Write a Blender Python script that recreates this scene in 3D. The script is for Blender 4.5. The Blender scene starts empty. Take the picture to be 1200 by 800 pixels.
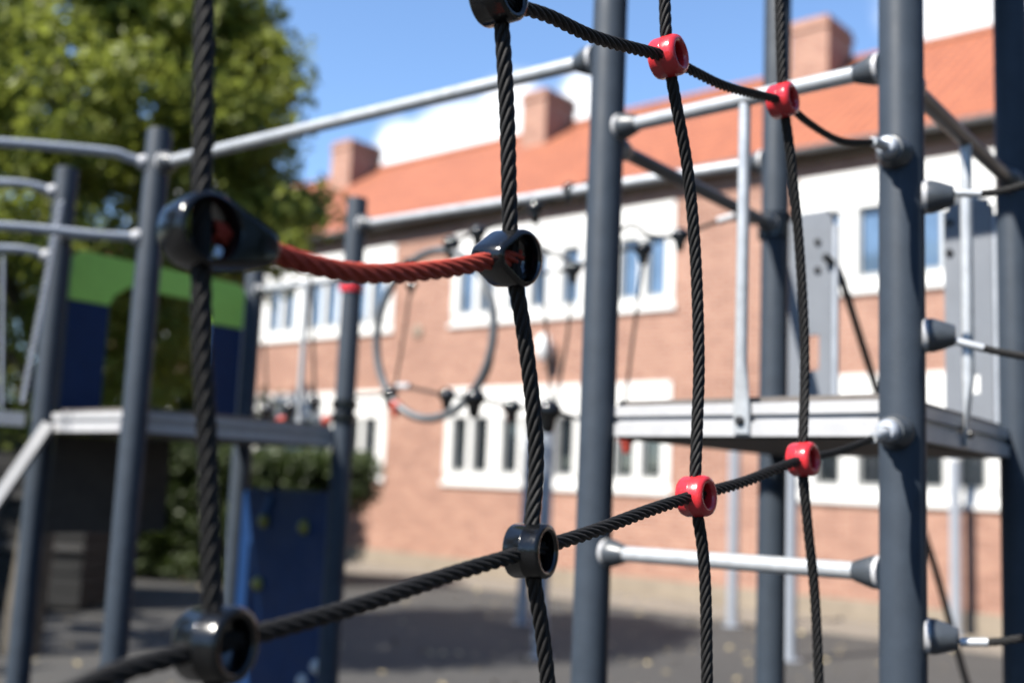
import bpy, math, random
import numpy as np
from mathutils import Vector, Matrix

random.seed(7); rng = np.random.default_rng(7)
S = bpy.context.scene
COL = S.collection

# ------------------------------------------------------------------ camera frame (metres; photo pixels 1200x800)
F = 1280.0; H = 1.75
UPV = np.array([420., 9850., -F]); UPV /= np.linalg.norm(UPV)
FWV = np.array([0, 0, -1.]) + UPV * UPV[2]; FWV /= np.linalg.norm(FWV)
RTV = np.cross(FWV, UPV)
CAM = np.array([0, 0, H])
def ray(px, py):
    d = np.array([px - 600, 400 - py, -F]); return np.array([d @ RTV, d @ FWV, d @ UPV])
def P(px, py, Y):
    r = ray(px, py); return CAM + r * (Y / r[1])
def G(px, py):
    r = ray(px, py); return CAM - r * (H / r[2])
def nrm(v):
    v = np.asarray(v, float); return v / np.linalg.norm(v)
V3 = lambda *a: np.array(a, float)
ZUP = V3(0, 0, 1)
U = nrm([-0.755, 0.656, 0])      # along the facade, away to the left
N = nrm([-0.656, -0.755, 0])     # out of the facade

# ------------------------------------------------------------------ objects
def tag(o, label=None, cat=None, group=None, kind=None):
    for k, v in (('label', label), ('category', cat), ('group', group), ('kind', kind)):
        if v: o[k] = v
    return o
def empty(name, loc, rz=0.0, **kw):
    o = bpy.data.objects.new(name, None); COL.objects.link(o)
    o.location = tuple(loc); o.rotation_euler = (0, 0, rz); o.empty_display_size = .2
    return tag(o, **kw)
def world_of(o):
    m = Matrix.Identity(4)
    while o is not None:
        m = (Matrix.Translation(o.location) @ o.rotation_euler.to_matrix().to_4x4()) @ m
        o = o.parent
    return m
class MB:
    def __init__(s): s.v = []; s.f = []; s.n = 0; s.flat = False
    def add(s, v, f):
        v = np.asarray(v, float).reshape(-1, 3)
        s.v.append(v); s.f.extend([tuple(i + s.n for i in q) for q in f]); s.n += len(v); return s
    def box(s, c, ax, ay, az, hx, hy, hz):
        c = np.asarray(c, float); ax, ay, az = nrm(ax) * hx, nrm(ay) * hy, nrm(az) * hz
        v = [c + i * ax + j * ay + k * az for k in (-1, 1) for j in (-1, 1) for i in (-1, 1)]
        f = [(0, 2, 3, 1), (4, 5, 7, 6), (0, 1, 5, 4), (2, 6, 7, 3), (0, 4, 6, 2), (1, 3, 7, 5)]
        if np.dot(np.cross(ax, ay), az) < 0: f = [q[::-1] for q in f]
        return s.add(v, f)
    def aabb(s, x0, x1, y0, y1, z0, z1):
        return s.box(((x0+x1)/2, (y0+y1)/2, (z0+z1)/2), (1,0,0), (0,1,0), (0,0,1), abs(x1-x0)/2, abs(y1-y0)/2, abs(z1-z0)/2)
    def lathe(s, o, d, prof, seg=24, closed=False):
        """prof: (radius, distance along d) rings"""
        o = np.asarray(o, float); d = nrm(d)
        a = nrm(np.cross(d, ZUP if abs(d[2]) < .9 else V3(1, 0, 0))); b = np.cross(d, a)
        t = np.arange(seg) * 2 * math.pi / seg
        circ = np.cos(t)[:, None] * a + np.sin(t)[:, None] * b
        v = []; f = []
        for r, h in prof: v.append(o + d * h + circ * r)
        m = len(prof); rngm = m if closed else m - 1
        for i in range(rngm):
            i2 = (i + 1) % m
            for k in range(seg):
                k2 = (k + 1) % seg
                f.append((i*seg+k, i*seg+k2, i2*seg+k2, i2*seg+k))
        if not closed:
            f.append(tuple(range(seg - 1, -1, -1))); f.append(tuple((m-1)*seg + k for k in range(seg)))
        return s.add(np.concatenate(v), f)
    def tube(s, pts, r, seg=16, caps=True):
        pts = np.asarray(pts, float); n = len(pts)
        T = np.gradient(pts, axis=0); T /= np.linalg.norm(T, axis=1)[:, None]
        a = np.cross(T[0], ZUP if abs(T[0][2]) < .9 else V3(1, 0, 0)); a = nrm(a)
        t = np.arange(seg) * 2 * math.pi / seg; rr = np.broadcast_to(np.asarray(r, float), (n,)); v = []
        for i in range(n):
            a = nrm(a - T[i] * (a @ T[i])); b = np.cross(T[i], a)
            v.append(pts[i] + rr[i] * (np.cos(t)[:, None] * a + np.sin(t)[:, None] * b))
        f = [(i*seg+k, i*seg+(k+1) % seg, (i+1)*seg+(k+1) % seg, (i+1)*seg+k) for i in range(n-1) for k in range(seg)]
        if caps: f.append(tuple(range(seg-1, -1, -1))); f.append(tuple((n-1)*seg + k for k in range(seg)))
        return s.add(np.concatenate(v), f)
    def build(s, name, mat, parent=None, smooth=35, **kw):
        v = np.concatenate(s.v)
        me = bpy.data.meshes.new(name); o = bpy.data.objects.new(name, me); COL.objects.link(o)
        if parent is not None:
            o.parent = parent; m = world_of(parent).inverted()
            M = np.array(m); v = v @ M[:3, :3].T + M[:3, 3]
        else:
            c = (v.min(0) + v.max(0)) / 2; c[2] = v[:, 2].min(); o.location = tuple(c); v = v - c
        me.from_pydata(v.tolist(), [], s.f); me.update()
        if mat: me.materials.append(mat)
        if smooth:
            me.polygons.foreach_set('use_smooth', [True] * len(me.polygons))
            if smooth < 180: me.set_sharp_from_angle(angle=math.radians(smooth))
        return tag(o, **kw)

def spline(pts, step=.02):
    p = np.asarray(pts, float); n = len(p)
    if n == 2:
        k = max(2, int(np.linalg.norm(p[1]-p[0]) / step) + 1); return p[0] + (p[1]-p[0]) * np.linspace(0, 1, k)[:, None]
    q = np.vstack([2*p[0]-p[1], p, 2*p[-1]-p[-2]]); out = []
    for i in range(1, n):
        a, b, c, d = q[i-1], q[i], q[i+1], q[i+2]; k = max(2, int(np.linalg.norm(c-b) / step) + 1)
        t = np.linspace(0, 1, k, endpoint=False)[:, None]
        out.append(.5*((2*b) + (c-a)*t + (2*a-5*b+4*c-d)*t*t + (3*b-a-3*c+d)*t**3))
    out.append(p[-1:]); return np.concatenate(out)
def resample(p, step):
    d = np.r_[0, np.cumsum(np.linalg.norm(np.diff(p, axis=0), axis=1))]
    k = max(3, int(d[-1] / step) + 1); s = np.linspace(0, d[-1], k)
    return np.stack([np.interp(s, d, p[:, i]) for i in range(3)], 1), s
def sag(a, b, amount, k=9):
    a, b = np.asarray(a, float), np.asarray(b, float); t = np.linspace(0, 1, k)[:, None]
    return a + (b - a) * t - ZUP * (amount * 4 * t * (1 - t))
def rope(mb, pts, r=.0088, pitch=.096, strands=6, per=8, step=.0045):
    """six strands laid right-handed round a core"""
    p, s = resample(spline(pts, .01), step); n = len(p)
    wob = np.cumsum(rng.normal(0, .012, n)) * .6
    T = np.gradient(p, axis=0); T /= np.linalg.norm(T, axis=1)[:, None]
    seg = strands * per; th = np.arange(seg) * 2 * math.pi / seg
    ph = ((th + math.pi/strands) % (2*math.pi/strands)) - math.pi/strands
    R, rs = .672*r, .339*r
    rho = R*np.cos(ph) + np.sqrt(np.maximum(rs*rs - (R*np.sin(ph))**2, 0))
    a = nrm(np.cross(T[0], V3(.3, .9, .2))); v = []
    for i in range(n):
        a = nrm(a - T[i]*(a @ T[i])); b = np.cross(T[i], a); t = th + 2*math.pi*s[i]/pitch + wob[i]
        v.append(p[i] + (rho*np.cos(t))[:, None]*a + (rho*np.sin(t))[:, None]*b)
    idx = np.arange(n*seg).reshape(n, seg); nx = np.roll(idx, -1, 1)
    f = np.stack([idx[:-1], nx[:-1], nx[1:], idx[1:]], -1).reshape(-1, 4).tolist()
    return mb.add(np.concatenate(v), [tuple(q) for q in f])

# ------------------------------------------------------------------ materials
def nodes(name):
    m = bpy.data.materials.new(name); m.use_nodes = True; nt = m.node_tree
    return m, nt, nt.nodes['Principled BSDF']
def ramp(nt, fac, stops):
    r = nt.nodes.new('ShaderNodeValToRGB'); e = r.color_ramp.elements
    while len(e) < len(stops): e.new(.5)
    for k, (p, c) in zip(e, stops): k.position = p; k.color = (*c, 1)
    nt.links.new(fac, r.inputs[0]); return r.outputs[0]
def noise(nt, vec, scale, detail=4, rough=.55):
    n = nt.nodes.new('ShaderNodeTexNoise'); n.inputs['Scale'].default_value = scale
    n.inputs['Detail'].default_value = detail; n.inputs['Roughness'].default_value = rough
    if vec is not None: nt.links.new(vec, n.inputs['Vector'])
    return n.outputs['Fac']
def coord(nt, kind='Object'):
    return nt.nodes.new('ShaderNodeTexCoord').outputs[kind]
def bump(nt, b, h, strength, dist):
    n = nt.nodes.new('ShaderNodeBump'); n.inputs['Strength'].default_value = strength; n.inputs['Distance'].default_value = dist
    nt.links.new(h, n.inputs['Height']); nt.links.new(n.outputs[0], b.inputs['Normal'])
def simple(name, c, rough=.5, metal=0., scale=40., var=.12, bmp=0., coat=0., spec=.5, dist=.002, rvar=.1, scuff=None):
    m, nt, b = nodes(name); co = coord(nt); fac = noise(nt, co, scale)
    c = tuple(x*.75 for x in c); lo = tuple(max(0, x*(1-var)) for x in c); hi = tuple(min(1, x*(1+var)) for x in c)
    nt.links.new(ramp(nt, fac, [(.3, lo), (.7, hi)]), b.inputs['Base Color'])
    n2 = noise(nt, co, scale*.35, 5)
    nt.links.new(ramp(nt, n2, [(.25, (max(.02, rough-rvar),)*3), (.75, (min(1, rough+rvar),)*3)]), b.inputs['Roughness'])
    b.inputs['Metallic'].default_value = metal; b.inputs['Specular IOR Level'].default_value = spec
    b.inputs['Coat Weight'].default_value = coat; b.inputs['Coat Roughness'].default_value = .12
    if scuff:
        sc = ramp(nt, noise(nt, co, 160, 8, .75), [(.6, (0, 0, 0)), (.72, (1, 1, 1))])
        mx = nt.nodes.new('ShaderNodeMix'); mx.data_type = 'RGBA'; nt.links.new(sc, mx.inputs[0])
        nt.links.new(b.inputs['Base Color'].links[0].from_socket, mx.inputs[6]); mx.inputs[7].default_value = (*scuff, 1); nt.links.new(mx.outputs[2], b.inputs['Base Color'])
    if bmp: bump(nt, b, noise(nt, co, scale*4, 3), bmp, dist)
    return m
def ropemat(name, c, c2):
    m, nt, b = nodes(name); co = coord(nt)
    nt.links.new(ramp(nt, noise(nt, co, 55, 6, .7), [(.3, c), (.72, c2)]), b.inputs['Base Color'])
    b.inputs['Roughness'].default_value = .62; b.inputs['Sheen Weight'].default_value = .02; b.inputs['Sheen Roughness'].default_value = .5
    b.inputs['Specular IOR Level'].default_value = .25
    bump(nt, b, noise(nt, co, 1100, 3, .6), .5, .0008)
    return m

M = {}
M['rope_black'] = ropemat('black_rope_fibre', (.0035, .0033, .0035), (.0105, .0098, .0096))
M['rope_red'] = ropemat('red_rope_fibre', (.2, .022, .014), (.42, .06, .036))
M['plastic_black'] = simple('black_plastic', (.0045, .0048, .0055), .15, scale=60, rvar=.09, bmp=.12, scuff=(.03, .029, .028))
M['plastic_red'] = simple('red_plastic', (.58, .026, .034), .24, scale=60, rvar=.09, coat=.2, bmp=.12, scuff=(.42, .06, .06))
M['plastic_grey'] = simple('anthracite_plastic', (.05, .058, .068), .4, scale=60)
M['post'] = simple('anthracite_powder_coat', (.035, .046, .062), .56, scale=18, var=.1, bmp=.12, dist=.0006, spec=.16, scuff=(.06, .066, .074))
M['galv'] = simple('galvanised_steel', (.5, .52, .54), .36, metal=.35, scale=35, var=.12)
M['zinc'] = simple('grey_zinc', (.36, .39, .44), .5, metal=.25, scale=14, var=.1)
M['alu'] = simple('aluminium', (.46, .46, .47), .45, metal=.1, scale=25, var=.07)
M['hoop'] = simple('hoop_grey_steel', (.11, .12, .13), .45, metal=.2, scale=20)
M['shaded_steel'] = simple('shaded_rail_steel', (.05, .05, .052), .42, scale=20)  # darker copy for tower rails, their shade put into the base colour
M['blackpipe'] = simple('black_pipe_paint', (.018, .018, .019), .4, scale=20)
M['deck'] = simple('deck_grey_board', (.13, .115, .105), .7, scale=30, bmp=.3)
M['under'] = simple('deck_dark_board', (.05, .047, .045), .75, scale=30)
M['plate'] = simple('light_grey_board', (.165, .18, .205), .45, scale=12, var=.07)
M['hdpe_green'] = simple('green_hdpe', (.42, .8, .13), .6, scale=20, var=.06, bmp=.1)
M['hdpe_blue'] = simple('blue_hdpe', (.0065, .03, .1), .55, spec=.18, scale=20, var=.1, bmp=.1)
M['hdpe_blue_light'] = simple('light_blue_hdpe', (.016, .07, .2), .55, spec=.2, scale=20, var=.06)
M['hold_yellow'] = simple('yellow_hold', (.2, .2, .02), .5)
M['hold_pale'] = simple('pale_hold', (.5, .5, .5), .5)
M['white'] = simple('white_paint', (.78, .77, .74), .5, scale=5, var=.05)
M['sash'] = simple('window_sash_paint', (.33, .335, .325), .5, scale=5, var=.06)
M['brace'] = simple('weathered_flat_bar', (.17, .175, .185), .5, scale=20)
M['lampwhite'] = simple('white_opal', (.8, .8, .8), .3, scale=5, var=.02)
M['gutter'] = simple('gutter_zinc', (.27, .27, .27), .5, metal=.3, scale=6)
M['bark'] = simple('bark', (.09, .075, .055), .9, scale=12, var=.4, bmp=.8, dist=.02)
M['shed'] = None

def leafmat(name, dark, light, tr=.55):
    m, nt, b = nodes(name); co = coord(nt)
    c = ramp(nt, noise(nt, co, 2.4, 8, .85), [(.3, dark), (.68, light)])
    nt.links.new(c, b.inputs['Base Color']); b.inputs['Roughness'].default_value = .5; b.inputs['Specular IOR Level'].default_value = .4
    t = nt.nodes.new('ShaderNodeBsdfTranslucent'); nt.links.new(c, t.inputs['Color'])
    mx = nt.nodes.new('ShaderNodeMixShader'); mx.inputs[0].default_value = tr
    nt.links.new(b.outputs[0], mx.inputs[1]); nt.links.new(t.outputs[0], mx.inputs[2])
    nt.links.new(mx.outputs[0], nt.nodes['Material Output'].inputs['Surface']); return m
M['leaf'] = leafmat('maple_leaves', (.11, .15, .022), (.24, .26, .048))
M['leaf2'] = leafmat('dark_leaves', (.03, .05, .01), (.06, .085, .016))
M['hedge'] = leafmat('hedge_leaves', (.02, .036, .006), (.05, .07, .013), .3)
M['hedgecore'] = simple('hedge_twigs', (.02, .028, .01), .9)

def brickmat():
    m, nt, b = nodes('red_brick'); co = coord(nt)
    sp = nt.nodes.new('ShaderNodeSeparateXYZ'); nt.links.new(co, sp.inputs[0])
    ad = nt.nodes.new('ShaderNodeMath'); ad.operation = 'ADD'; nt.links.new(sp.outputs[0], ad.inputs[0]); nt.links.new(sp.outputs[1], ad.inputs[1])
    cb = nt.nodes.new('ShaderNodeCombineXYZ'); nt.links.new(ad.outputs[0], cb.inputs[0]); nt.links.new(sp.outputs[2], cb.inputs[1])
    br = nt.nodes.new('ShaderNodeTexBrick'); nt.links.new(cb.outputs[0], br.inputs['Vector'])
    br.inputs['Scale'].default_value = 1; br.inputs['Brick Width'].default_value = .25; br.inputs['Row Height'].default_value = .075
    br.inputs['Mortar Size'].default_value = .008; br.inputs['Bias'].default_value = -.1
    br.inputs['Color1'].default_value = (.275, .142, .1, 1); br.inputs['Color2'].default_value = (.175, .074, .05, 1); br.inputs['Mortar'].default_value = (.3, .235, .19, 1)
    st = ramp(nt, noise(nt, co, .5, 6, .65), [(.3, (.88, .83, .8)), (.7, (1.1, 1.08, 1.06))])
    mx = nt.nodes.new('ShaderNodeMix'); mx.data_type = 'RGBA'; mx.blend_type = 'MULTIPLY'; mx.inputs[0].default_value = 1
    nt.links.new(br.outputs['Color'], mx.inputs[6]); nt.links.new(st, mx.inputs[7])
    nt.links.new(mx.outputs[2], b.inputs['Base Color']); b.inputs['Roughness'].default_value = .85
    bump(nt, b, br.outputs['Fac'], -.4, .01); return m
M['brick'] = brickmat()
def tilemat():
    m, nt, b = nodes('clay_roof_tiles'); co = coord(nt)
    sp = nt.nodes.new('ShaderNodeSeparateXYZ'); nt.links.new(co, sp.inputs[0])
    cb = nt.nodes.new('ShaderNodeCombineXYZ'); nt.links.new(sp.outputs[0], cb.inputs[0]); nt.links.new(sp.outputs[2], cb.inputs[1])
    br = nt.nodes.new('ShaderNodeTexBrick'); br.offset = 0; nt.links.new(cb.outputs[0], br.inputs['Vector'])
    br.inputs['Scale'].default_value = 1; br.inputs['Brick Width'].default_value = .21; br.inputs['Row Height'].default_value = .2
    br.inputs['Mortar Size'].default_value = .035; br.inputs['Mortar Smooth'].default_value = .6
    br.inputs['Color1'].default_value = (.305, .094, .036, 1); br.inputs['Color2'].default_value = (.255, .073, .027, 1); br.inputs['Mortar'].default_value = (.14, .045, .024, 1)
    st = ramp(nt, noise(nt, co, .8, 6, .7), [(.3, (.85, .83, .82)), (.7, (1.08, 1.1, 1.12))])
    mx = nt.nodes.new('ShaderNodeMix'); mx.data_type = 'RGBA'; mx.blend_type = 'MULTIPLY'; mx.inputs[0].default_value = 1
    nt.links.new(br.outputs['Color'], mx.inputs[6]); nt.links.new(st, mx.inputs[7])
    nt.links.new(mx.outputs[2], b.inputs['Base Color']); b.inputs['Roughness'].default_value = .7
    w = nt.nodes.new('ShaderNodeTexWave'); w.inputs['Scale'].default_value = 1/.21*.5/ .5 *.314; w.bands_direction = 'X'; nt.links.new(co, w.inputs['Vector'])
    bump(nt, b, w.outputs['Fac'], .6, .04); return m
M['tile'] = tilemat()
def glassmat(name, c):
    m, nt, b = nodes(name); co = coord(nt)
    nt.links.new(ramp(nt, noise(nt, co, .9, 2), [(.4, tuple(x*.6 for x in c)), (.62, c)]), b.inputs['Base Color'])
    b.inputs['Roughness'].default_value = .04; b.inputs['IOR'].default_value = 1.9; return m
M['glass_up'] = glassmat('window_glass_sky_reflection', (.1, .16, .25)); M['glass_low'] = glassmat('window_glass_tree_reflection', (.02, .025, .03))  # same glass twice, sky and tree reflections put into the base colours
def groundmat():
    m, nt, b = nodes('asphalt'); co = coord(nt)
    fine = noise(nt, co, 90, 3, .7); big = noise(nt, co, .35, 6, .6)
    c1 = ramp(nt, fine, [(.3, (.021, .0203, .0196)), (.7, (.047, .0455, .044))])
    c2 = ramp(nt, big, [(.3, (.8, .8, .8)), (.7, (1.15, 1.14, 1.1))])
    mx = nt.nodes.new('ShaderNodeMix'); mx.data_type = 'RGBA'; mx.blend_type = 'MULTIPLY'; mx.inputs[0].default_value = 1
    nt.links.new(c1, mx.inputs[6]); nt.links.new(c2, mx.inputs[7])
    nt.links.new(mx.outputs[2], b.inputs['Base Color']); b.inputs['Roughness'].default_value = .85
    bump(nt, b, fine, .5, .006); return m
M['asphalt'] = groundmat()
M['patch'] = simple('new_asphalt', (.03, .03, .031), .8, scale=60, var=.3, bmp=.4)
M['paving'] = simple('beige_gravel_paving', (.19, .165, .135), .85, scale=9, var=.3, bmp=.4)
M['plinth'] = simple('beige_plinth_render', (.25, .205, .155), .85, scale=3, var=.14, bmp=.3)
def shedmat():
    m, nt, b = nodes('dark_stained_planks'); co = coord(nt)
    sp = nt.nodes.new('ShaderNodeSeparateXYZ'); nt.links.new(co, sp.inputs[0])
    mp = nt.nodes.new('ShaderNodeMapping'); mp.inputs['Scale'].default_value = (1.2, 1.2, 30); nt.links.new(co, mp.inputs[0])
    nt.links.new(ramp(nt, noise(nt, mp.outputs[0], 2, 5), [(.3, (.003, .0028, .0027)), (.7, (.006, .0056, .0053))]), b.inputs['Base Color'])
    b.inputs['Roughness'].default_value = .8; return m
M['shed'] = shedmat()
M['dryleaf'] = simple('dry_leaves', (.42, .34, .19), .7, scale=.9, var=.5)

# ------------------------------------------------------------------ the setting
gm = MB(); e = 220
gm.add([(-e, -60, 0), (e, -60, 0), (e, 400, 0), (-e, 400, 0)], [(0, 1, 2, 3)])
gm.build('ground', M['asphalt'], smooth=0, kind='structure')
W0 = G(1100, 739); W0[2] = 0
def wp(x, y, z=0): return W0 + U*x + N*y + ZUP*z
pm = MB()
def strip(mb, x0, x1, ya, yb, z, k=60, amp=.25):
    xs = np.linspace(x0, x1, k); a = [wp(x, ya, z) for x in xs]; w = np.cumsum(rng.normal(0, amp*.35, k)); w -= np.linspace(w[0], w[-1], k); w = np.clip(w, -amp, amp)
    b = [wp(x, yb + w[i], z) for i, x in enumerate(xs)]
    mb.add(a + b, [(i, i+1, k+i+1, k+i) for i in range(k-1)])
strip(pm, -22, 34, .05, 1.9, .004, amp=.15); pm.build('pavement', M['paving'], smooth=0, kind='structure')

# fallen leaves: far too many to count
lm = MB()
def leafshape(c, s, up):
    a = nrm(np.cross(up, rng.normal(size=3))); b = np.cross(up, a)
    return [c - a*s, c + b*s*.62 + up*s*.12, c + a*s, c - b*s*.62 + up*s*.12]
for i in range(800):
    Y = 5 + 14 * rng.random()**.8; X = (rng.random()*1.15 - .6) * Y
    if (V3(X, Y, 0) - W0) @ N < .15: continue
    lm.add(leafshape(V3(X, Y, .022), .018 + .035*rng.random(), nrm(rng.normal(size=3)*.3 + ZUP)), [(0, 1, 2, 3)])
lm.build('fallen_leaves', M['dryleaf'], smooth=0, kind='stuff')

# ------------------------------------------------------------------ the school building
ang = math.atan2(U[1], U[0])
bld = empty('brick_building', W0, ang, label='two storey red brick building with orange tiled roof, white windows and chimneys', cat='building')
def LB(mb, x0, x1, y0, y1, z0, z1):
    return mb.box(wp((x0+x1)/2, (y0+y1)/2, (z0+z1)/2), U, N, ZUP, (x1-x0)/2, (y1-y0)/2, (z1-z0)/2)
XL, XR = 27.0, -16.0
units = [(4.37, 9.56), (-3.1, 2.1), (11.29, 15.82), (17.6, 22.4), (-10.6, -5.4)]
storeys = [(1.67, 3.56), (4.77, 6.65)]
wm = MB()
xs = sorted({XR, XL, *[v for u in units for v in u]}); zs = [.3, 1.67, 3.56, 4.77, 6.65, 6.98]
for i in range(len(xs)-1):
    for j in range(len(zs)-1):
        xa, xb, za, zb = xs[i], xs[i+1], zs[j], zs[j+1]
        hole = any(abs(xa-u[0]) < 1e-6 for u in units) and any(abs(za-s[0]) < 1e-6 for s in storeys)
        if not hole: LB(wm, xa, xb, -.35, 0, za, zb)
LB(wm, XL-.35, XL-.003, -8.4, -.353, .0, 6.9); LB(wm, XR+.003, XR+.35, -8.4, -.353, .0, 6.9); LB(wm, XR, XL, -8.75, -8.403, 0, 6.9)
for xa, s in ((XL-.3, 1), (XR+.01, 1)):
    wm.add([wp(xa, -.3, 6.9), wp(xa, -8.4, 6.9), wp(xa, -4.2, 9.7), wp(xa+.28, -.3, 6.9), wp(xa+.28, -8.4, 6.9), wp(xa+.28, -4.2, 9.7)],
           [(0, 1, 2), (3, 5, 4), (0, 2, 5, 3), (1, 4, 5, 2)])
wm.build('wall', M['brick'], bld, smooth=0)
pl = MB(); LB(pl, XR-.02, XL+.02, -.35, .03, 0, .3); pl.build('plinth', M['plinth'], bld, smooth=0)
fl = MB(); LB(fl, XR+.4, XL-.4, -8, -.4, 4.1, 4.3); LB(fl, XR+.4, XL-.4, -3.2, -3.0, .1, 4.0); LB(fl, XR+.4, XL-.4, -3.2, -3.0, 4.35, 6.8)
fl.build('inner_wall', M['plinth'], bld, smooth=0)
rf = MB(); EY, EZ = .2, 7.1
def roofslab(y0, z0, y1, z1, t=.12):
    v = [wp(XR-.3, y0, z0), wp(XL+.3, y0, z0), wp(XL+.3, y1, z1), wp(XR-.3, y1, z1)]
    v += [p - ZUP*t for p in v]
    rf.add(v, [(0, 1, 2, 3), (7, 6, 5, 4), (0, 4, 5, 1), (1, 5, 6, 2), (2, 6, 7, 3), (3, 7, 4, 0)])
roofslab(EY, EZ, -4.2, 10.2); roofslab(-8.6, EZ, -4.2, 10.2)
roof = rf.build('roof', M['tile'], bld, smooth=0)
rd = MB(); rd.tube([wp(XR-.3, -4.2, 10.19), wp(XL+.3, -4.2, 10.19)], .12, 12); rd.build('ridge_tile', M['tile'], roof)
for x0, x1 in ((3.12, 3.9), (10.0, 10.72), (16.8, 17.6)):
    c = MB(); LB(c, x0, x1, -4.3, -3.2, 8.8, 10.85); LB(c, x0-.035, x1+.035, -4.335, -3.165, 10.62, 10.72); c.build('chimney', M['brick'], roof, smooth=0)
sf = MB(); LB(sf, XR, XL, .003, EY-.02, 6.93, 6.975); sf.build('soffit', M['bark'], bld, smooth=0)
gt = MB(); k = 12
prof = [(EY + .075 + .075*math.cos(a), EZ-.03 + .075*math.sin(a)) for a in np.linspace(math.pi, 2*math.pi, k)]
prof += [(EY + .075 + .065*math.cos(a), EZ-.03 + .065*math.sin(a)) for a in np.linspace(2*math.pi, math.pi, k)]
v = [wp(XR-.3, a, b) for a, b in prof] + [wp(XL+.3, a, b) for a, b in prof]; n2 = len(prof)
gt.add(v, [(i, (i+1) % n2, n2+(i+1) % n2, n2+i) for i in range(n2)]); gt.build('gutter', M['gutter'], bld)
def window(x0, x1, z0, z1, up, centres, wdt=.42):
    fr = MB(); gls = []; zg0, zg1 = z0+.24, z1-.56
    LB(fr, x0, x1, -.14, .03, zg1, z1)                         # white panel over the lights
    LB(fr, x0, x1, -.14, -.003, z0+.07, zg0)
    edges = [x0] + [e for c in sorted(centres) for e in (c-wdt/2, c+wdt/2)] + [x1]
    for a, b in zip(edges[0::2], edges[1::2]):
        LB(fr, a, b, -.14, .02, zg0, zg1)
    sa = MB()
    for c in centres:                                          # inner sash of each light
        for a, b in ((c-wdt/2, c-wdt/2+.045), (c+wdt/2-.045, c+wdt/2)): LB(sa, a, b, -.12, -.03, zg0, zg1)
        for a, b in ((zg0, zg0+.06), (zg1-.06, zg1)): LB(sa, c-wdt/2+.045, c+wdt/2-.045, -.12, -.031, a, b)
        gl = MB(); LB(gl, c-wdt/2+.04, c+wdt/2-.04, -.095, -.085, zg0, zg1); gls.append(gl)
    w = fr.build('window', M['white'], bld, smooth=0)
    sa.build('sash', M['sash'], w, smooth=0)
    for gl in gls: gl.build('pane', M['glass_up' if up else 'glass_low'], w, smooth=0)
    si = MB(); LB(si, x0-.05, x1+.05, -.14, .06, z0, z0+.07); si.build('sill', M['white'], w, smooth=0)
for x0, x1 in units:
    if (x0, x1) == units[1]: cs = [1.62, .95, .1, -.46, -1.3, -1.87, -2.6]
    else:
        n = round((x1-x0)/1.3); pw = (x1-x0)/n; cs = [x0 + pw*(i+.5) + s*.275 for i in range(n) for s in (-1, 1)]
    for j, (z0, z1) in enumerate(storeys): window(x0, x1, z0, z1, j == 1, cs)
wl = MB(); wl.lathe(wp(7.0, .2, 4.0), ZUP, [(.03, -.02), (.1, 0), (.155, .08), (.17, .2), (.165, .3), (.12, .42), (.06, .46)], 20)
wl.box(wp(7.0, .1, 4.25), U, N, ZUP, .05, .1, .05); wl.build('wall_lamp', M['lampwhite'], bld)
wv = MB(); wv.lathe(wp(10.5, 0, 4.75), N, [(.13, -.02), (.13, .03), (.1, .05)], 20); wv.build('wall_vent', M['plinth'], bld)

# ------------------------------------------------------------------ trees, hedge, shed
def leaf_cloud(centres, radii, per, size, outward=None):
    n = len(centres)*per; c = np.repeat(centres, per, 0); r = np.repeat(radii, per)
    d = rng.normal(size=(n, 3)); d /= np.linalg.norm(d, axis=1)[:, None]
    p = c + d * (r * rng.random(n)**.45)[:, None] * np.array([1, 1, .75])
    up = rng.normal(size=(n, 3))*.75 + d*.5 + np.array([0, 0, .55]); up /= np.linalg.norm(up, axis=1)[:, None]
    a = np.cross(up, rng.normal(size=(n, 3))); a /= np.linalg.norm(a, axis=1)[:, None]; b = np.cross(up, a)
    s = (size*(.6 + .8*rng.random(n)))[:, None]
    v = np.stack([p - a*s, p + b*s*.6 + up*s*.15, p + a*s, p - b*s*.6 + up*s*.15], 1).reshape(-1, 3)
    f = np.arange(4*n).reshape(n, 4).tolist(); return v, [tuple(q) for q in f]
def tree(name, base, height, cbot, rad, nclump, per, size, mat, label, extra=(), group=None, crad=.62, fringe=()):
    base = np.asarray(base, float); t = empty(name, base, label=label, cat='tree', group=group)
    tr = MB(); top = base + V3(.1, 0, height*.8)
    pts = spline([base, base + V3(.06, .03, height*.25), base + V3(-.05, 0, height*.5), top], .3)
    tr.tube(pts, np.linspace(.2, .05, len(pts)) * height/9, 10)
    cz = (cbot + height)/2; hz = (height-cbot)/2; cs = []
    while len(cs) < nclump:
        q = rng.uniform(-1, 1, 3); l = np.linalg.norm(q)
        if l > 1 or l < .3 + .25*rng.random(): continue
        w = 1 - .25*max(0, q[2]); cs.append(base + V3(q[0]*rad*w, q[1]*rad*w, cz + q[2]*hz))
    cs = np.array(cs + [np.asarray(x, float) for x in extra])
    for c in cs[:: max(1, len(cs)//26)]:
        z = min(max((c[2]-base[2])*.62, cbot*.75), height*.72); s0 = base + V3(0, 0, z); mid = (s0 + c)/2 + V3(0, 0, .25)
        q = spline([s0, mid, c], .3); tr.tube(q, np.linspace(.07, .015, len(q))*height/9, 6)
    tr.build('trunk', M['bark'], t, smooth=60)
    r = crad*(.6 + .7*rng.random(len(cs))); r[len(r)-len(extra):] *= .62 if len(extra) else 1; cm = MB(); v, f = leaf_cloud(cs, r, per, size); cm.add(v, f)
    if len(fringe):
        v, f = leaf_cloud(np.array(fringe), .16 + .22*rng.random(len(fringe)), 26, size); cm.add(v, f)
    cm.build('crown', mat, t, smooth=0); return t
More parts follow.
